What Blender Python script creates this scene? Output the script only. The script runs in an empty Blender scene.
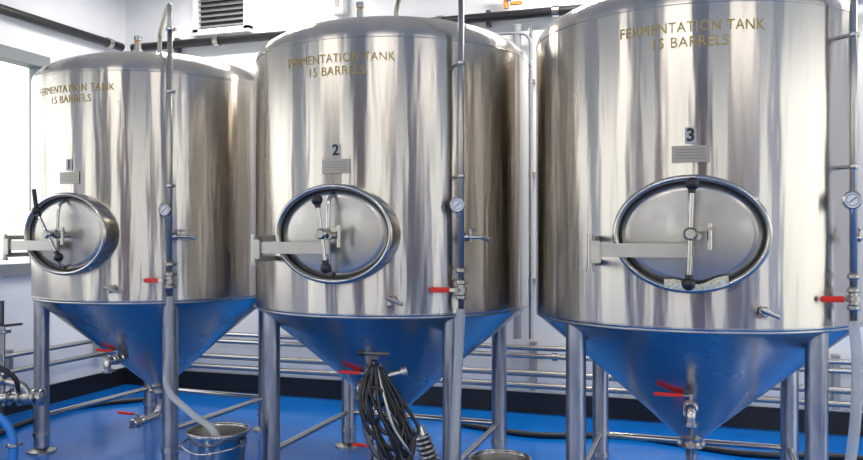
import bpy, bmesh, math, random
from mathutils import Vector, Matrix
random.seed(3)
sc = bpy.context.scene
sc.view_settings.view_transform = 'Standard'
H = 1.35
A = math.radians(18.2)
CA, SA = math.cos(A), math.sin(A)
def c2w(px, depth, z=None, py=None):
    """world point for a bearing/depth from the survey of the photo"""
    x = (px-431.5)/800*depth
    X = x*CA - depth*SA
    Y = x*SA + depth*CA
    if z is None:
        z = H-(py-234)*depth/800
    return Vector((X, Y, z))

# ------------------------------------------------------------------ materials
def mat(name, col, rough=0.5, metal=0.0, **k):
    m = bpy.data.materials.new(name); m.use_nodes = True
    b = m.node_tree.nodes['Principled BSDF']
    b.inputs['Base Color'].default_value = (*col, 1)
    b.inputs['Roughness'].default_value = rough
    b.inputs['Metallic'].default_value = metal
    for a, v in k.items():
        b.inputs[a.replace('_', ' ')].default_value = v
    return m
def add_noise(m, scale=(5,5,5), c1=None, c2=None, r1=None, r2=None, bump=0, nscale=4, detail=4, dist=0.02):
    nt = m.node_tree; b = nt.nodes['Principled BSDF']
    tc = nt.nodes.new('ShaderNodeTexCoord'); mp = nt.nodes.new('ShaderNodeMapping')
    mp.inputs['Scale'].default_value = scale
    nz = nt.nodes.new('ShaderNodeTexNoise'); nz.inputs['Scale'].default_value = nscale
    nz.inputs['Detail'].default_value = detail
    nt.links.new(tc.outputs['Object'], mp.inputs[0]); nt.links.new(mp.outputs[0], nz.inputs['Vector'])
    if c1:
        r = nt.nodes.new('ShaderNodeValToRGB')
        r.color_ramp.elements[0].color = (*c1,1); r.color_ramp.elements[1].color = (*c2,1)
        r.color_ramp.elements[0].position=.35; r.color_ramp.elements[1].position=.65
        nt.links.new(nz.outputs['Fac'], r.inputs[0]); nt.links.new(r.outputs[0], b.inputs['Base Color'])
    if r1 is not None:
        mr = nt.nodes.new('ShaderNodeMapRange')
        mr.inputs['From Min'].default_value=.3; mr.inputs['From Max'].default_value=.7
        mr.inputs['To Min'].default_value = r1; mr.inputs['To Max'].default_value = r2
        nt.links.new(nz.outputs['Fac'], mr.inputs['Value']); nt.links.new(mr.outputs[0], b.inputs['Roughness'])
    if bump:
        bp = nt.nodes.new('ShaderNodeBump'); bp.inputs['Strength'].default_value = bump
        bp.inputs['Distance'].default_value = dist
        nt.links.new(nz.outputs['Fac'], bp.inputs['Height']); nt.links.new(bp.outputs[0], b.inputs['Normal'])
    return m
def brushed(name, col, rough, aniso, bump=0.12):
    m = mat(name, col, rough, 1.0, Anisotropic=aniso, Anisotropic_Rotation=.25)
    # long soft undulations of rolled sheet
    add_noise(m, (1,1,.10), tuple(c*.92 for c in col), tuple(min(1,c*1.06) for c in col), rough*.9, rough*1.15, bump=bump, nscale=5.5, detail=3, dist=.02)
    nt = m.node_tree; t = nt.nodes.new('ShaderNodeTangent'); t.direction_type='RADIAL'; t.axis='Z'
    nt.links.new(t.outputs[0], nt.nodes['Principled BSDF'].inputs['Tangent'])
    return m
M_SHELL = brushed('brushed_stainless', (.545,.50,.44), .25, .9, .55)
M_CONE = brushed('cone_stainless', (.55,.545,.53), .24, .4, .1)
M_STEEL = mat('polished_steel', (.48,.46,.43), .22, 1)
M_SATIN = add_noise(mat('satin_steel', (.44,.42,.39), .34, 1), (4,4,4), r1=.28, r2=.40)
M_LEG = add_noise(mat('leg_steel', (.42,.42,.43), .36, 1), (6,6,1.5), (.34,.34,.35),(.46,.46,.47), r1=.28,r2=.40)
M_DARK = mat('dark_steel', (.12,.12,.12), .45, .8)
M_BLACK = mat('black_rubber', (.012,.012,.014), .4)
M_GASKET = mat('gasket_rubber', (.03,.03,.03), .5)
M_RED = mat('red_handle', (.70,.02,.01), .35)
M_GOLD = mat('gold_lettering', (.50,.34,.08), .6, 0)
M_WHITE = mat('white_enamel', (.8,.8,.78), .4)
M_STICK = mat('number_sticker', (.45,.45,.43), .5)
M_BLUEP = mat('blue_plastic', (.03,.2,.6), .4)
M_ORANGE = mat('brass_orange', (.75,.3,.05), .4)
M_PAPER = add_noise(mat('paper', (.75,.72,.55), .8), (20,20,20), (.55,.5,.3),(.85,.83,.72))
M_PLATE = mat('name_plate', (.38,.35,.31), .5, .6)
M_HOSE = mat('clear_hose', (.62,.65,.66), .15, 0, Transmission_Weight=.5, IOR=1.2)
M_FLOOR = add_noise(mat('blue_epoxy_floor', (.0,.2,.7), .3), (1,1,1), (.001,.14,.52), (.002,.155,.57), .10,.20, nscale=3, detail=3)
M_WALL = add_noise(mat('white_wall', (.82,.85,.9), .7), (1,1,1), (.82,.84,.88), (.86,.88,.91), nscale=2)
M_TAN = add_noise(mat('tan_wall', (.42,.33,.24), .7), (1,1,1), (.20,.13,.08), (.25,.17,.11), nscale=2)  # unseen front wall; dark tan chosen for warm contrast mirrored in the steel
M_CEIL = mat('ceiling_paint', (.82,.83,.84), .8)
M_BASE = mat('black_baseboard', (.012,.012,.015), .4)
M_FRAME = mat('grey_window_frame', (.22,.24,.26), .5)
M_WOOD = add_noise(mat('reflection_wood', (.16,.07,.03), .5), (6,6,.6), (.16,.05,.02),(.30,.10,.035))  # warm brown for the unseen pieces mirrored in the shells
M_PVC = mat('grey_pvc', (.25,.26,.28), .45)
M_FILL = mat('fill_glow', (1,1,1), .5, 0, Emission_Color=(1,.97,.92,1), Emission_Strength=4)  # glowing face of the added, unseen fill fixtures

# ------------------------------------------------------------------ mesh builder
class MB:
    def __init__(s): s.bm = bmesh.new(); s.mats = []
    def mi(s, m):
        if m not in s.mats: s.mats.append(m)
        return s.mats.index(m)
    def face(s, vs, i, smooth=True):
        try:
            f = s.bm.faces.new(vs); f.material_index = i; f.smooth = smooth; return f
        except ValueError: return None
    def loft(s, rings, m, closed=True, cap0=False, cap1=False, smooth=True):
        i = s.mi(m); R = []
        for r in rings: R.append([s.bm.verts.new(p) for p in r])
        for a, b in zip(R, R[1:]):
            n = len(a)
            for k in range(n if closed else n-1):
                k2 = (k+1) % n
                s.face([a[k], a[k2], b[k2], b[k]], i, smooth)
        if cap0: s.face(R[0][::-1], i, False)
        if cap1: s.face(R[-1], i, False)
    def lathe(s, prof, m, o=(0,0,0), axis=(0,0,1), seg=32, cap=False):
        """sharp profile corners get duplicated rings"""
        o = Vector(o); q = Vector((0,0,1)).rotation_difference(Vector(axis).normalized())
        def ring(r, z): return [o + q @ Vector((r*math.cos(2*math.pi*k/seg), r*math.sin(2*math.pi*k/seg), z)) for k in range(seg)]
        groups = [[prof[0]]]
        for j in range(1, len(prof)):
            groups[-1].append(prof[j])
            if j < len(prof)-1:
                a = Vector(prof[j])-Vector(prof[j-1]); b = Vector(prof[j+1])-Vector(prof[j])
                if a.length > 1e-9 and b.length > 1e-9 and a.angle(b) > .6: groups.append([prof[j]])
        for g in groups: s.loft([ring(max(r,1e-5), z) for r, z in g], m)
    def cyl(s, p0, p1, r, m, r1=None, seg=20, cap=True):
        p0, p1 = Vector(p0), Vector(p1); r1 = r if r1 is None else r1; L = (p1-p0).length
        prof = [(r,0),(r1,L)]
        if cap: prof = [(0,0)]+prof+[(0,L)]
        s.lathe(prof, m, p0, p1-p0, seg)
    def tube(s, pts, r, m, seg=12, n=8, smooth=True):
        P = [Vector(p) for p in pts]
        if smooth and len(P) > 2:
            Q = []; E = [P[0]*2-P[1]] + P + [P[-1]*2-P[-2]]
            for i in range(1, len(E)-2):
                a, b, c, d = E[i-1], E[i], E[i+1], E[i+2]
                for k in range(n):
                    t = k/n
                    Q.append(.5*((2*b)+(c-a)*t+(2*a-5*b+4*c-d)*t*t+(-a+3*b-3*c+d)*t**3))
            Q.append(P[-1]); P = Q
        tan = []
        for i in range(len(P)):
            t = P[min(i+1,len(P)-1)]-P[max(i-1,0)]; tan.append(t.normalized())
        up = Vector((0,0,1)) if abs(tan[0].z) < .9 else Vector((1,0,0))
        nrm = tan[0].cross(up).normalized(); rings = []
        for i, p in enumerate(P):
            if i:
                nrm = tan[i-1].rotation_difference(tan[i]) @ nrm
            b = tan[i].cross(nrm).normalized()
            rings.append([p + r*(math.cos(2*math.pi*k/seg)*nrm+math.sin(2*math.pi*k/seg)*b) for k in range(seg)])
        s.loft(rings, m, cap0=True, cap1=True)
    def box(s, c, d, m, rot=None, bev=0):
        i = s.mi(m); c = Vector(c); R = rot or Matrix.Identity(3)
        b2 = bmesh.new(); bmesh.ops.create_cube(b2, size=1)
        for v in b2.verts: v.co = Vector((v.co.x*d[0], v.co.y*d[1], v.co.z*d[2]))
        if bev: bmesh.ops.bevel(b2, geom=b2.edges[:], offset=bev, segments=2, affect='EDGES')
        mp = {v: s.bm.verts.new(c + R @ v.co) for v in b2.verts}
        for f in b2.faces: s.face([mp[v] for v in f.verts], i, False)
        b2.free()
    def sphere(s, c, r, m, seg=16, sx=1, sz=1):
        prof = [(r*math.sin(math.pi*k/10), -r*math.cos(math.pi*k/10)*sz) for k in range(11)]
        s.lathe(prof, m, c, (0,0,1), seg)
    def torus(s, c, R, r, m, axis=(0,0,1), seg=32, es=(1,1)):
        q = Vector((0,0,1)).rotation_difference(Vector(axis).normalized()); c = Vector(c)
        rings = []
        for k in range(seg+1):
            a = 2*math.pi*k/seg
            rings.append([c+q@Vector(((R+r*math.cos(2*math.pi*j/8))*math.cos(a),(R+r*math.cos(2*math.pi*j/8))*math.sin(a),r*math.sin(2*math.pi*j/8))) for j in range(8)])
        s.loft(rings, m)
    def obj(s, name, parent=None, loc=(0,0,0)):
        bmesh.ops.recalc_face_normals(s.bm, faces=s.bm.faces[:])
        me = bpy.data.meshes.new(name); s.bm.to_mesh(me); s.bm.free()
        for m in s.mats: me.materials.append(m)
        o = bpy.data.objects.new(name, me); sc.collection.objects.link(o)
        o.location = loc
        if parent: o.parent = parent
        return o
def empty(name, loc):
    e = bpy.data.objects.new(name, None); e.location = loc; sc.collection.objects.link(e); e.empty_display_size=.1
    return e

def clamp(mb, c, axis, r=.03, m=None):
    m = m or M_STEEL; a = Vector(axis).normalized(); c = Vector(c)
    mb.lathe([(0,-.012),(r*.8,-.012),(r,-.006),(r,.006),(r*.8,.012),(0,.012)], m, c, a, 20)
    s = a.orthogonal().normalized()
    mb.box(c+s*r*1.15, (.018,.012,.018), m)
def valve(mb, c, axis, hdir, up, L=.12, r=.027):
    """butterfly valve: body between two clamps, stem and red lever"""
    c = Vector(c); a = Vector(axis).normalized(); hd = Vector(hdir).normalized(); up = Vector(up).normalized()
    mb.cyl(c-a*.035, c+a*.035, r*.8, M_STEEL)
    mb.cyl(c-a*.012, c+a*.012, r*1.25, M_SATIN)
    clamp(mb, c-a*.035, a, r*1.1); clamp(mb, c+a*.035, a, r*1.1)
    s = c+up*(r*1.9)
    mb.cyl(c, s+up*.008, .009, M_STEEL)
    side = hd.cross(up)
    R = Matrix((hd, side, up)).transposed()
    mb.box(s+hd*(.02), (.05,.018,.006), M_STEEL, R, .002)
    mb.box(s+hd*(.03+L/2), (L,.026,.014), M_RED, R, .005)

R0 = .75
def wrap_text(txt, parent, width, size, zc, name, m, rr=R0+.0018, center=0.0, bold=0):
    cu = bpy.data.curves.new(name, 'FONT'); cu.body = txt; cu.size = size; cu.align_x='CENTER'; cu.align_y='CENTER'
    cu.offset = bold; cu.resolution_u = 3; cu.space_character = 1.06
    o = bpy.data.objects.new('tmp_text', cu); sc.collection.objects.link(o)
    bpy.context.view_layer.update()
    me = bpy.data.meshes.new_from_object(o.evaluated_get(bpy.context.evaluated_depsgraph_get()))
    bpy.data.objects.remove(o)
    xs = [v.co.x for v in me.vertices]; w = max(xs)-min(xs); mid=(max(xs)+min(xs))/2
    k = width/w if width else 1
    for v in me.vertices:
        t = center + (v.co.x-mid)*k/rr; z = v.co.y+zc
        v.co = Vector((rr*math.sin(t), -rr*math.cos(t), z))
    me.name = name; me.materials.clear(); me.materials.append(m)
    ob = bpy.data.objects.new(name, me); sc.collection.objects.link(ob); ob.parent = parent
    return ob

ZB, ZT, ZA = .97, 2.275, 2.48
def ell(a, b, y, n=64, cz=H): return [Vector((a*math.cos(2*math.pi*k/n), y, cz+b*math.sin(2*math.pi*k/n))) for k in range(n)]

def build_tank(num, X, Y, tilt, hlen, paper=False, grip=False, rotz=0, phi=47):
    T = empty('fermentation_tank', (X, Y, 0)); T.rotation_euler[2] = math.radians(rotz)
    # shell
    mb = MB()
    prof = [(R0, ZB), (R0, ZB+.3), (R0, 1.7), (R0, ZT)]
    n = 18
    for k in range(1, n+1):
        t = math.pi/2*k/n
        prof.append((R0*math.cos(t)**.9 if k<n else .0, ZT+(ZA-ZT)*math.sin(t)**1.0))
    mb.lathe(prof, M_SHELL, seg=128)
    mb.obj('tank_shell', T)
    mb = MB()
    # weld seams
    for z in (ZT-.005, ZB+.004): mb.torus((0,0,z), R0, .0022, M_STEEL, seg=96)
    mb.torus((0,0,ZB-.012), R0-.008, .007, M_SATIN, seg=96)
    mb.obj('weld_seams', T)
    mb = MB()
    mb.lathe([(R0,ZB),(R0-.006,ZB-.014),(R0-.02,ZB-.028),(.4,.665),(.055,.36)], M_CONE, seg=128)
    mb.obj('cone_bottom', T)
    # legs
    mb = MB(); q = .49
    for sx in (-1,1):
        for sy in (-1,1):
            x, y = sx*q, sy*q
            mb.cyl((x,y,.03),(x,y,.99), .045, M_LEG, seg=24)
            mb.cyl((x,y,.10),(x,y,.125), .052, M_STEEL, seg=24)
            mb.lathe([(0,0),(.085,0),(.085,.012),(.03,.03),(.03,.05),(0,.05)], M_SATIN, (x,y,0), seg=24)
    z=.22
    for a,b in (((-q,-q),(-q,q)),((q,-q),(q,q)),((-q,q),(q,q))):
        mb.cyl((*a,z),(*b,z), .017, M_STEEL)
    mb.obj('legs', T)
    # manway
    mb = MB(); a0,b0 = .302,.235
    def rg(da,y): return ell(a0-da,b0-da,y)
    mb.loft([rg(0,-.60),rg(0,-.785),rg(.003,-.795),rg(.010,-.80),rg(.016,-.80),rg(.022,-.795),rg(.025,-.785),rg(.025,-.745)], M_STEEL)
    mb.obj('manway_collar', T)
    mb = MB()
    mb.loft([rg(.024,-.760),rg(.030,-.766),rg(.034,-.766),rg(.038,-.762)], M_GASKET)
    dr = [rg(.034,-.760), rg(.038,-.770)]
    for k in range(1,9):
        f = 1-k/8
        dr.append([Vector((p.x*max(f,.001), -.770-.016*(1-f*f), H+(p.z-H)*max(f,.001))) for p in rg(.038,0)])
    mb.loft(dr, M_SATIN)
    mb.obj('manway_door', T)
    mb = MB(); D = .03
    # hinge arm
    mb.box((-.18,-.875+D,H-.065),(.39,.014,.055), M_SATIN, bev=.004)
    mb.box((-.18,-.868+D,H-.040),(.37,.022,.006), M_SATIN)
    mb.cyl((-.385,-.875+D,H-.145),(-.385,-.875+D,H+.0), .011, M_STEEL)
    mb.cyl((-.385,-.875+D,H-.152),(-.385,-.875+D,H-.135), .016, M_SATIN)
    mb.box((-.375,-.75+D,H-.02),(.012,.24,.026), M_SATIN, bev=.003)
    mb.box((-.375,-.75+D,H-.120),(.012,.24,.026), M_SATIN, bev=.003)
    mb.box((-.36,-.88+D,H-.072),(.04,.026,.09), M_SATIN, bev=.004)
    # yoke and screw
    mb.tube([(0,-.775,H-.19),(0,-.825,H-.15),(0,-.838,H),(0,-.825,H+.15),(0,-.775,H+.19)], .010, M_STEEL)
    mb.cyl((0,-.77,H),(0,-.92,H), .015, M_STEEL)
    mb.cyl((0,-.835,H),(0,-.87,H), .030, M_SATIN, seg=6)
    mb.lathe([(0,0),(.022,0),(.026,.012),(.018,.026),(0,.026)], M_STEEL, (0,-.90,H),(0,-1,0))
    th = math.radians(tilt); d = Vector((math.sin(th),0,math.cos(th))); o = Vector((0,-.905,H))
    mb.cyl(o-d*hlen, o+d*hlen, .009, M_STEEL)
    for sg in (-1,1):
        e = o+d*hlen*sg
        mb.sphere(e, .026, M_BLACK); mb.cyl(e-d*.035*sg, e, .014, M_BLACK)
    if grip:
        mb.cyl(o+d*hlen, o+d*hlen+Vector((-.02,0,.12)), .012, M_BLACK)
    # small side tap on door
    mb.cyl((.03,-.775,H-.01),(.03,-.89,H-.01), .012, M_STEEL); mb.box((.055,-.87,H+.02),(.06,.02,.02), M_STEEL, bev=.004)
    mb.cyl((.07,-.87,H+.04),(.07,-.87,H-.06), .010, M_STEEL)
    mb.obj('manway_hinge_and_clamp', T)
    if paper:
        mb = MB(); r = []
        for k in range(25):
            t = k/24; x = -.10+.24*t
            zb = H-.235*math.sqrt(1-(x/.31)**2)+.012
            w = .030+.008*math.sin(9*t)+(.004*random.random())
            r.append([Vector((x,-.806-.004*random.random(),zb)), Vector((x,-.812-.008*random.random(),zb+w*.55)), Vector((x,-.785,zb+w))])
        mb.loft(r, M_PAPER, closed=False, smooth=False); mb.obj('paper_strip', T)
    # text and plate
    wrap_text('FERMENTATION TANK', T, .57, .060, H+.825, 'tank_lettering', M_GOLD, bold=.0)
    wrap_text('15 BARRELS', T, .29, .060, H+.765, 'capacity_lettering', M_GOLD, bold=.0)
    def patch(name, hw, z0, z1, rr, m):
        mb = MB(); mb.loft([[Vector((rr*math.sin(t), -rr*math.cos(t), z)) for t in [ (-hw+2*hw*k/8)/rr for k in range(9)]] for z in (z0,z1)], m, closed=False)
        return mb.obj(name, T)
    patch('number_sticker', .022, H+.36, H+.425, R0+.003, M_STICK)
    wrap_text(str(num), T, None, .07, H+.392, 'tank_number', M_BLACK, rr=R0+.005, bold=.002)
    patch('name_plate', .072, H+.285, H+.352, R0+.005, M_PLATE)
    mb = MB()
    for j in range(4): 
        z=H+.30+j*.012
        mb.loft([[Vector(((R0+.0062)*math.sin(t), -(R0+.0062)*math.cos(t), zz)) for t in [(-.055+.11*k/8)/R0 for k in range(9)]] for zz in (z,z+.0015)], M_DARK, closed=False)
    mb.obj('name_plate_engraving', T)
    # CIP pipe, gauge, valve
    mb = MB(); ph = math.radians(phi); e = Vector((math.sin(ph), -math.cos(ph), 0)); tg = Vector((math.cos(ph), math.sin(ph), 0))
    P = e*.81; pr = .0145
    mb.tube([P+Vector((0,0,1.0)), P+Vector((0,0,1.8)), P+Vector((0,0,2.55))], pr, M_SATIN, smooth=False)
    mb.tube([P+Vector((0,0,2.5)), P+Vector((0,0,2.60)), e*.76+Vector((0,0,2.645)), e*.5+Vector((0,0,2.66)), e*.15+Vector((0,0,2.65)), e*.06+Vector((0,0,2.62)), e*.03+Vector((0,0,2.46))], pr, M_SATIN)
    for z in (1.62,2.15): mb.cyl(e*.74+Vector((0,0,z)), P+Vector((0,0,z)), .008, M_STEEL); clamp(mb, P+Vector((0,0,z)), (0,0,1), .018)
    clamp(mb, P+Vector((0,0,2.5)), (0,0,1), .022)
    clamp(mb, e*.03+Vector((0,0,2.52)), (0,0,1), .04)
    view = Vector((-.15,-1,0)).normalized()
    valve(mb, P+Vector((0,0,1.09)), (0,0,1), (-1,-.15,0), view, L=.095, r=.023)
    clamp(mb, P+Vector((0,0,1.18)), (0,0,1), .025)
    # gauge
    g = P+Vector((-.012,-.01,1.485)); gd = Vector((.15,-1,0)).normalized()
    mb.cyl(P+Vector((0,0,1.40)), g+Vector((0,0,-.03)), .007, M_STEEL)
    mb.lathe([(0,0),(.033,0),(.037,.006),(.037,.026),(.032,.030),(.031,.024)], M_STEEL, g, gd, 28)
    mb.lathe([(.032,.024),(0,.0241)], M_WHITE, g, gd, 28)
    mb.box(g+gd*.026, (.036,.002,.003), M_BLACK, Matrix.Rotation(math.radians(-40),3,'Y'))
    mb.torus(g+gd*.0245, .023, .001, M_BLACK, gd)
    # sample tap
    s = P+Vector((0,0,1.335))
    mb.cyl(s, s+tg*.10+e*.02, .009, M_STEEL); mb.cyl(s+tg*.05+Vector((0,0,-.02)), s+tg*.05+Vector((0,0,.035)), .008, M_STEEL)
    mb.cyl(s+tg*.035+Vector((0,0,.035)), s+tg*.08+Vector((0,0,.035)), .006, M_STEEL)
    clamp(mb, s+tg*.03, tg, .018); mb.cyl(s+tg*.1+e*.02, s+tg*.14+e*.02+Vector((0,0,-.012)), .012, M_SATIN)
    # low port on shell
    p2 = math.radians(21); e2 = Vector((math.sin(p2), -math.cos(p2), 0)); t2=Vector((math.cos(p2), math.sin(p2),0))
    s = e2*.74+Vector((0,0,1.045))
    mb.cyl(s, s+e2*.06, .010, M_STEEL); clamp(mb, s+e2*.03, e2, .021)
    mb.cyl(s+e2*.06-t2*.03+Vector((0,0,.012)), s+e2*.06+t2*.045-Vector((0,0,.02)), .008, M_SATIN)
    mb.obj('cip_pipe_and_gauge', T)
    # racking port
    mb = MB()
    z = .585
    mb.cyl((0,-.2,z),(0,-.36,z), .022, M_STEEL); valve(mb,(0,-.38,z),(0,-1,0),(-1,0,0),(0,0,1),L=.13,r=.026)
    mb.tube([(0,-.41,z),(0,-.44,z),(0,-.46,z-.02),(0,-.46,z-.06)], .022, M_STEEL); clamp(mb,(0,-.46,z-.06),(0,0,1),.03)
    # bottom outlet
    mb.lathe([(.055,.365),(.05,.33),(.03,.30),(.03,.27)], M_STEEL)
    clamp(mb,(0,0,.325),(0,0,1),.065)
    mb.tube([(0,0,.29),(0,0,.22),(0,-.03,.17),(0,-.10,.16),(0,-.16,.16)], .025, M_STEEL)
    valve(mb,(0,-.20,.16),(0,-1,0),(-1,0,0),(0,0,1),L=.13)
    mb.obj('outlet_valves', T)
    # dome fittings
    mb = MB(); x,y = -.22,.05; dz=-.055
    mb.cyl((x,y,2.41),(x,y,2.60+dz), .028, M_STEEL); clamp(mb,(x,y,2.56+dz),(0,0,1),.045)
    mb.cyl((x,y,2.60+dz),(x,y,2.64+dz), .032, M_SATIN, seg=8); mb.cyl((x,y,2.64+dz),(x,y,2.69+dz), .022, M_SATIN); mb.cyl((x,y,2.69+dz),(x,y,2.70+dz),.018,M_ORANGE); mb.cyl((x,y,2.70+dz),(x,y,2.73+dz),.024,M_STEEL)
    mb.cyl((.1,.25,2.38),(.1,.25,2.52), .025, M_STEEL); clamp(mb,(.1,.25,2.51),(0,0,1),.045)
    mb.obj('dome_fittings', T)
    Rz = Matrix.Rotation(math.radians(rotz),3,'Z')
    return T, Rz@P+Vector((X,Y,0))

T1, t1 = build_tank(1, -3.33, 4.42, -32, .15, grip=True, rotz=-3, phi=44)
T2, t2 = build_tank(2, -1.60, 4.18, -8, .155, rotz=0, phi=44)
T3, t3 = build_tank(3, -.015, 4.10, 2, .19, paper=True, phi=50)

# ------------------------------------------------------------------ hoses on the pipes
bpy.context.view_layer.update()
def hose(name, pts, r, m, par=None):
    mb = MB(); mb.tube(pts, r, m, n=10); o = mb.obj(name)
    if par:
        o.parent = par; o.matrix_parent_inverse = par.matrix_world.inverted()
    return o
V = Vector
bk = c2w(218, 3.98, 0)
hose('drain_hose', [t1+V((0,0,1.0)), t1+V((.0,-.01,.7)), t1+V((.02,-.05,.5)), bk*.45+t1*.55+V((0,0,.40)), V((bk.x-.03,bk.y,.37)), V((bk.x+.03,bk.y,.25)), V((bk.x+.05,bk.y,.12))], .019, M_HOSE, T1)
hose('drain_hose', [t2+V((0,0,1.0)), t2+V((-.01,-.02,.7)), t2+V((-.02,-.05,.3)), t2+V((-.03,-.06,.1)), t2+V((-.01,-.09,.022)), t2+V((.06,-.12,.022))], .022, M_HOSE, T2)
hose('drain_hose', [t3+V((0,0,1.0)), t3+V((.01,-.02,.85)), t3+V((-.0,-.04,.6)), t3+V((-.04,-.06,.3)), t3+V((-.08,-.1,.06)), t3+V((-.2,-.3,.022)), t3+V((-.3,-.6,.022))], .021, M_HOSE, T3)

# ------------------------------------------------------------------ buckets
def bucket(name, p, r, h):
    mb = MB()
    mb.lathe([(0,0),(r*.72,0),(r*.98,h-.01),(r*1.03,h),(r*1.05,h-.006),(r*1.04,h-.012)], M_STEEL, seg=48)
    mb.lathe([(r*.96,h-.008),(r*.70,.012),(0,.012)], M_SATIN, seg=48)
    mb.torus((0,0,h), r*1.02, .006, M_STEEL, seg=48)
    for s in (-1,1):
        mb.box((s*r*.99,0,h-.05),(.012,.05,.04),M_STEEL,bev=.004)
    mb.tube([(-r*1.06,0,h-.045),(-r*.9,-r*.75,h-.06),(0,-r*1.12,h-.08),(r*.9,-r*.75,h-.06),(r*1.06,0,h-.045)], .005, M_STEEL)
    return mb.obj(name, loc=p)
bucket('steel_bucket', bk, .148, .375)
b2p = c2w(500, 3.62, 0)
bucket('steel_bucket', b2p, .135, .335)

# ------------------------------------------------------------------ pump cart with hose bundle under tank 2
pc = c2w(388, 3.62, 0)
E = empty('pump_cart', pc); E.rotation_euler[2] = A
mb = MB()
mb.box((0,0,.10),(.24,.22,.02), M_SATIN, bev=.004)
for sx in (-1,1):
    for sy in (-1,1):
        mb.cyl((sx*.09,sy*.105,.045),(sx*.09,sy*.13,.045), .045, M_BLACK); mb.cyl((sx*.09,sy*.09,.045),(sx*.09,sy*.135,.045), .012, M_STEEL)
        mb.cyl((sx*.09,sy*.095,.045),(sx*.09,sy*.095,.1), .010, M_STEEL)
mb.tube([(-.08,.05,.11),(-.08,.05,.4),(-.065,.05,.79)], .012, M_STEEL, smooth=False)
mb.tube([(.08,.05,.11),(.05,.05,.45),(-.04,.05,.76)], .009, M_STEEL, smooth=False)
mb.cyl((-.13,.04,.805),(.0,.04,.80), .010, M_DARK); mb.cyl((-.14,.04,.806),(-.11,.04,.805), .014, M_BLACK); mb.box((-.065,.05,.79),(.04,.03,.03),M_DARK)
mb.obj('cart_frame', E)
mb = MB()
mb.cyl((-.12,0,.20),(.06,0,.20), .075, M_DARK, seg=24)
for k in range(8): mb.torus((-.1+.02*k,0,.20), .075, .005, M_BLACK, (1,0,0))
mb.cyl((.06,0,.20),(.09,0,.20), .085, M_SATIN, seg=28); mb.cyl((.09,0,.20),(.12,0,.20), .07, M_STEEL, seg=28)
mb.cyl((.09,0,.25),(.09,0,.36), .022, M_STEEL); clamp(mb,(.09,0,.36),(0,0,1),.034)
mb.cyl((-.0,.05,.70),(.06,.05,.715), .018, M_STEEL); mb.cyl((.06,.05,.715),(.085,.05,.72), .026, M_SATIN)
mb.obj('pump_motor', E)
mb = MB()
rnd = random.Random(11)
for k in range(8):
    f = (k-3.5)*.009
    j = lambda s=.022: rnd.uniform(-s,s)
    mb.tube([(-.065+f*.3,.02,.75+j(.01)),(-.085+f+j(),-.02+j(),.66+j()),(-.06+f*1.5+j(),-.05+j(),.56+j()),(-.01+f*1.5+j(),-.06+j(),.46+j(.04)),(.045+f*1.2+j(),-.06+j(),.37+j(.06)),(.085+f+j(),-.04,.385+j(.05)),(.085+f+j(),0,.46+j(.04)),(.03+f+j(),.01,.58+j()),(-.045+f*.3,.03,.74)], .009, M_BLACK, seg=8, n=6)
mb.tube([(-.05,.02,.75),(-.01,-.07,.62),(.03,-.105,.50),(.09,-.09,.40),(.11,-.03,.34)], .007, M_SATIN, seg=8)
mb.tube([(-.09,.02,.75),(-.115,-.03,.6),(-.08,-.06,.42),(.0,-.06,.32),(.05,-.05,.30)], .011, M_DARK, seg=8)
mb.torus((-.05,-.03,.62), .045,.009,M_BLACK,(.6,1,.3)); mb.torus((.0,-.05,.50), .05,.010,M_DARK,(.5,1,.4))
mb.obj('hose_bundle', E)
# corrugated silver duct next to the cart
c = c2w(428, 3.88, 0); mb = MB()
for k in range(9): mb.torus((-.03+.009*k,.0,.36-.022*k), .034, .010, M_SATIN, (.4,0,-1), seg=24)
mb.lathe([(0,0),(.055,0),(.055,.02),(.03,.05),(.03,.16),(0,.16)], M_SATIN, (.045,0,0)); mb.cyl((-.03,0,.36),(-.05,0,.41),.03,M_STEEL)
mb.obj('flexible_metal_hose', loc=c)

# ------------------------------------------------------------------ transfer pump at far left
pl = c2w(-12, 4.4, 0)
E = empty('transfer_pump', pl); E.rotation_euler[2] = A
mb = MB()
mb.cyl((-.35,0,.28),(-.08,0,.28), .10, M_BLUEP, seg=28)  # blue body colour stands in for blue reflected in the machinery
for k in range(10): mb.torus((-.33+.025*k,0,.28), .10, .005, M_BLUEP, (1,0,0), seg=28)
mb.lathe([(0,0),(.12,0),(.13,.02),(.13,.07),(.10,.09),(0,.09)], M_STEEL, (-.08,0,.28),(1,0,0),32)
mb.box((-.2,0,.10),(.4,.26,.03), M_DARK, bev=.005)
for sx in (-.35,-.05):
    for sy in (-.1,.1): mb.cyl((sx,sy,0),(sx,sy,.1),.016,M_STEEL)
    mb.box((sx,0,.15),(.03,.18,.09),M_DARK)
mb.obj('pump_body', E)
mb = MB()
mb.tube([(.0,0,.28),(.03,-.02,.36),(.05,-.03,.43),(.12,-.03,.455),(.24,-.03,.46),(.31,-.03,.46)], .026, M_STEEL)
for x in (.13,.19,.27,.31): clamp(mb,(x,-.03,.457),(1,0,.03),.045)
mb.sphere((.23,-.03,.46),.042,M_SATIN)
mb.tube([(-.3,-.05,.54),(-.1,-.06,.56),(.05,-.06,.56),(.2,-.05,.53),(.24,-.04,.47)], .022, M_SATIN)
for x in (-.05,.05,.12): clamp(mb,(x,-.058,.56),(1,0,.0),.038)
mb.tube([(-.2,-.1,.66),(.0,-.1,.655),(.12,-.1,.63),(.19,-.08,.57),(.2,-.06,.50)], .014, M_BLACK)
mb.tube([(-.2,-.12,.36),(.0,-.12,.40),(.14,-.12,.36),(.2,-.12,.25),(.2,-.12,.1)], .022, M_BLUEP)
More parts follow.
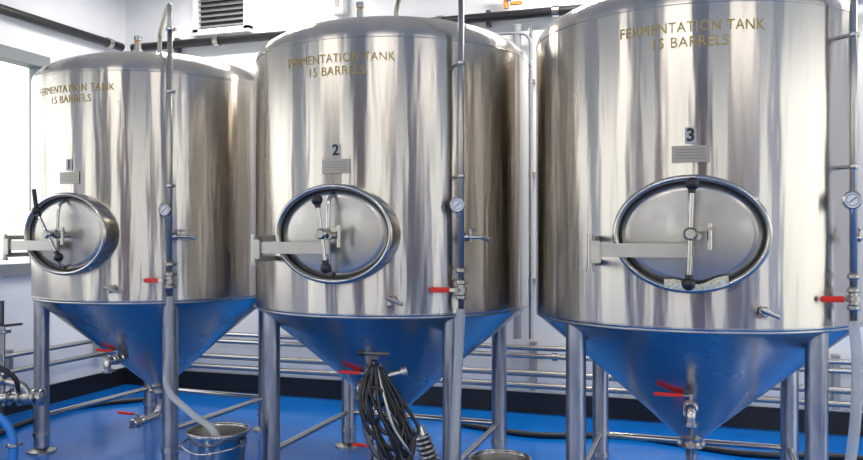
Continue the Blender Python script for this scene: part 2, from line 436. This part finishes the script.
clamp(mb,(.2,-.12,.22),(0,0,1),.034)
mb.cyl((.07,.02,.40),(.07,.02,.84), .013, M_STEEL); mb.box((.1,.02,.845),(.16,.018,.014),M_BLACK,Matrix.Rotation(-.1,3,'Y'),.004); clamp(mb,(.07,.02,.81),(0,0,1),.028)
mb.cyl((.04,.05,.3),(.04,.05,.98),.02,M_DARK)
mb.obj('pump_pipework', E)

# ------------------------------------------------------------------ room shell
XL, XR, YB, YF, ZC = -4.88, 4.2, 6.0, -2.4, 3.6
def wall_x(name, y, holes, m, th=.15, x0=XL, x1=XR):
    mb = MB(); cy = y+th/2; hs = sorted(holes); cur = x0
    for a,b,z0,z1 in hs:
        mb.box(((cur+a)/2,cy,ZC/2),(a-cur,abs(th),ZC),m)
        if z0>0: mb.box(((a+b)/2,cy,z0/2),(b-a,abs(th),z0),m)
        mb.box(((a+b)/2,cy,(z1+ZC)/2),(b-a,abs(th),ZC-z1),m); cur=b
    mb.box(((cur+x1)/2,cy,ZC/2),(x1-cur,abs(th),ZC),m); return mb.obj(name)
def wall_y(name, x, holes, m, th=.15, y0=YF, y1=YB):
    mb = MB(); cx = x+th/2; cur = y0
    for a,b,z0,z1 in sorted(holes):
        mb.box((cx,(cur+a)/2,ZC/2),(abs(th),a-cur,ZC),m)
        if z0>0: mb.box((cx,(a+b)/2,z0/2),(abs(th),b-a,z0),m)
        mb.box((cx,(a+b)/2,(z1+ZC)/2),(abs(th),b-a,ZC-z1),m); cur=b
    mb.box((cx,(cur+y1)/2,ZC/2),(abs(th),y1-cur,ZC),m); return mb.obj(name)
WL = [(-1.6,1.2,.5,3.2),(2.2,5.02,1.08,2.70)]
WF = [(-4.2,-2.7,.3,3.3),(-1.5,-.1,.3,3.3),(1.3,2.6,.3,3.3)]  # unseen openings, added and made tall for vertical bright bands on the shells
WR = [(-1.2,.5,.4,3.2),(1.4,4.2,0,3.2)]  # unseen openings, added so daylight enters from the right
wall_x('wall_back', YB, [], M_WALL)
wall_x('wall_front', YF, WF, M_TAN, -.15)
wall_y('wall_left', XL, WL, M_WALL, -.15)
wall_y('wall_right', XR, WR, M_WALL)
mb = MB(); mb.box(((XL+XR)/2,(YB+YF)/2,-.05),(XR-XL+.3,YB-YF+.3,.1),M_FLOOR); mb.obj('floor')
mb = MB(); mb.box(((XL+XR)/2,(YB+YF)/2,ZC+.05),(XR-XL+.3,YB-YF+.3,.1),M_CEIL); mb.obj('ceiling')
mb = MB(); mb.box(((XL+XR)/2,YB-.012,.075),(XR-XL,.024,.15),M_BASE); mb.obj('baseboard_back')
mb = MB(); mb.box((XL+.012,(YB+YF)/2,.075),(.024,YB-YF-.05,.15),M_BASE); mb.obj('baseboard_left')
n=1
for a,b,z0,z1 in WL:
    mb = MB(); x=XL-.03
    for z in (z0,z1): mb.box((x,(a+b)/2,z+(.0)),(.14,b-a+.1,.09),M_FRAME)
    for y in (a,b,(a+b)/2): mb.box((x-.02,y,(z0+z1)/2),(.08,.06,z1-z0),M_FRAME)
    mb.obj('window_%d'%n); n+=1
for a,b,z0,z1 in WF:
    mb = MB(); y=YF-.05
    for z in (z0,z1): mb.box(((a+b)/2,y,z),(b-a+.1,.12,.07),M_FRAME)
    for x in (a,b,(a+b)/2): mb.box((x,y,(z0+z1)/2),(.12,.08,z1-z0),M_FRAME)
    mb.obj('window_%d'%n); n+=1
a,b,z0,z1=WR[0]; mb=MB()
for z in (z0,z1): mb.box((XR+.05,(a+b)/2,z),(.12,b-a+.1,.07),M_FRAME)
for y in (a,b,(a+b)/2): mb.box((XR+.05,y,(z0+z1)/2),(.08,.06,z1-z0),M_FRAME)
mb.obj('window_%d'%n)
mb=MB(); mb.box((.55,YF+.03,1.05),(.95,.05,2.1),M_WOOD); mb.box((.55,YF+.06,1.5),(.6,.02,.7),M_DARK); mb.sphere((.2,YF+.09,1.0),.03,M_STEEL); mb.obj('reflection_door_1')  # unseen door, added for a warm dark reflection in the tanks
mb=MB(); mb.box((-2.1,YF+.25,1.15),(.8,.45,2.3),M_WOOD,bev=.01);  # unseen cabinet, put in as a dark warm band for reflections
for z in (.5,1,1.5): mb.box((-2.1,YF+.48,z),(.76,.02,.02),M_STEEL)
mb.obj('reflection_cabinet')

# wall services
mb=MB()
yb=YB-.08
mb.tube([(XR-.1,yb,3.0),(XL+.14,yb,3.0)], .036, M_BLACK, smooth=False)
for x in (-4.3,-2.9,-1.5,-.1,1.3): mb.box((x,YB-.035,3.0),(.03,.06,.12),M_DARK)
for x in (-3.9,-1.9,-1.0): mb.cyl((x,yb,3.0),(x+.05,yb,3.0),.045,M_STEEL)
mb.obj('black_service_pipe')
mb=MB(); mb.cyl((XL+.07,yb-.06,3.0),(XL+.07,YF+.3,2.95),.036,M_BLACK)
mb.cyl((XL+.07,yb-.2,3.0),(XL+.07,yb-.25,3.0),.045,M_STEEL)
mb.obj('black_service_pipe')
mb=MB()
for z,r in ((.50,.02),(.44,.02),(.31,.024),(.22,.022)):
    mb.cyl((XL+.25,YB-.10,z),(XR-.2,YB-.10,z),r,M_STEEL if z>.4 else M_SATIN)
for x in (-4.2,-2.55,-1.15,.9,2.2): 
    mb.box((x,YB-.06,.36),(.04,.10,.36),M_SATIN)
    mb.cyl((x+.15,YB-.10,.44),(x+.19,YB-.10,.44),.03,M_STEEL)
mb.obj('wall_pipe_run')
mb=MB()
mb.cyl((XL+.12,YB-.2,.46),(XL+.12,2.8,.46),.02,M_STEEL); mb.cyl((XL+.12,YB-.2,.34),(XL+.12,2.8,.34),.02,M_SATIN)
for y in (5.6,4.6,3.6): mb.box((XL+.08,y,.4),(.1,.04,.2),M_SATIN)
mb.obj('side_pipe_run')
mb=MB(); xx=-1.27
mb.cyl((xx,YB-.06,.56),(xx,YB-.06,2.93),.03,M_PVC); mb.cyl((xx+.10,YB-.05,.56),(xx+.10,YB-.05,2.9),.016,M_STEEL)
for z in (1.0,1.8,2.5): mb.box((xx+.03,YB-.03,z),(.2,.05,.03),M_SATIN)
mb.cyl((xx-.08,YB-.09,3.16),(xx-.08,YB-.09,3.05),.02,M_ORANGE); mb.box((xx-.1,YB-.11,3.14),(.14,.03,.025),M_BLUEP,Matrix.Rotation(.5,3,'Y'))
mb.box((xx+.0,YB-.11,3.08),(.09,.03,.022),M_ORANGE)
mb.tube([(xx-.35,YB-.08,2.86),(xx,YB-.08,2.86),(xx+.1,YB-.08,2.8),(xx+.1,YB-.08,2.6)],.012,M_PVC)
mb.obj('wall_conduit')
mb=MB(); vx0,vx1,vz0,vz1=-4.1,-3.6,3.09,3.54
mb.box(((vx0+vx1)/2,YB-.01,(vz0+vz1)/2),(vx1-vx0-.04,.02,vz1-vz0-.04),M_DARK)
for z in (vz0,vz1): mb.box(((vx0+vx1)/2,YB-.035,z),(vx1-vx0+.05,.07,.05),M_WHITE)
for x in (vx0,vx1): mb.box((x,YB-.035,(vz0+vz1)/2),(.05,.07,vz1-vz0),M_WHITE)
for k in range(9): mb.box(((vx0+vx1)/2,YB-.04,vz0+.05+k*.045),(vx1-vx0-.05,.035,.006),M_PVC,Matrix.Rotation(.6,3,'X'))
mb.obj('wall_vent')
mb=MB(); mb.box((-2.75,YB-.045,3.22),(.12,.08,.16),M_WHITE,bev=.01); mb.box((-2.75,YB-.088,3.22),(.04,.006,.06),M_DARK); mb.obj('electrical_box')
# hose on floor behind
hose('black_floor_hose', [(-1.6,5.4,.02),(-1.0,5.25,.02),(-.4,5.4,.02),(.3,5.2,.02),(.9,5.3,.02),(1.4,5.0,.02)], .02, M_BLACK)
hose('black_floor_hose', [(-4.3,3.0,.02),(-4.2,3.6,.02),(-4.45,4.3,.02),(-4.5,5.0,.02),(-4.1,5.5,.02)], .02, M_BLACK)

# ------------------------------------------------------------------ lights
for x in (-3.4,-.6,2.2):  # unseen fill lamps added overhead to brighten the room and back wall
    for y,en in ((.4,28),(5.25,45)):
        mb=MB(); mb.box((x,y,ZC-.05),(1.2,.22,.07),M_WHITE); mb.box((x,y,ZC-.09),(1.1,.16,.02),M_FILL); mb.obj('fill_fixture')
        L=bpy.data.lights.new('fill_area','AREA'); L.shape='RECTANGLE'; L.size=1.1; L.size_y=.16; L.energy=en; L.color=(1,.95,.88)
        o=bpy.data.objects.new('fill_area_lamp',L); o.location=(x,y,ZC-.11); sc.collection.objects.link(o)
w=bpy.data.worlds.new('sky'); sc.world=w; w.use_nodes=True; nt=w.node_tree
bg=nt.nodes['Background']; tc=nt.nodes.new('ShaderNodeTexCoord'); sp=nt.nodes.new('ShaderNodeSeparateXYZ'); rp=nt.nodes.new('ShaderNodeValToRGB')
nt.links.new(tc.outputs['Generated'],sp.inputs[0]); mr=nt.nodes.new('ShaderNodeMapRange'); mr.inputs['From Min'].default_value=-1; mr.inputs['From Max'].default_value=1
nt.links.new(sp.outputs['Z'],mr.inputs['Value']); nt.links.new(mr.outputs[0],rp.inputs[0]); nt.links.new(rp.outputs[0],bg.inputs[0])
e=rp.color_ramp.elements; e[0].position=0; e[0].color=(.3,.31,.27,1); e[1].position=1; e[1].color=(.92,.95,1,1)
a=rp.color_ramp.elements.new(.48); a.color=(.42,.45,.38,1); a=rp.color_ramp.elements.new(.53); a.color=(.95,.97,1,1)
bg.inputs['Strength'].default_value=3.2

cam=bpy.data.cameras.new('camera'); co=bpy.data.objects.new('camera',cam); sc.collection.objects.link(co)
co.location=(0,0,H); co.rotation_euler=(math.pi/2,0,A); cam.sensor_width=36; cam.lens=800/863*36; cam.shift_y=.0046
cam.clip_start=.05; sc.camera=co
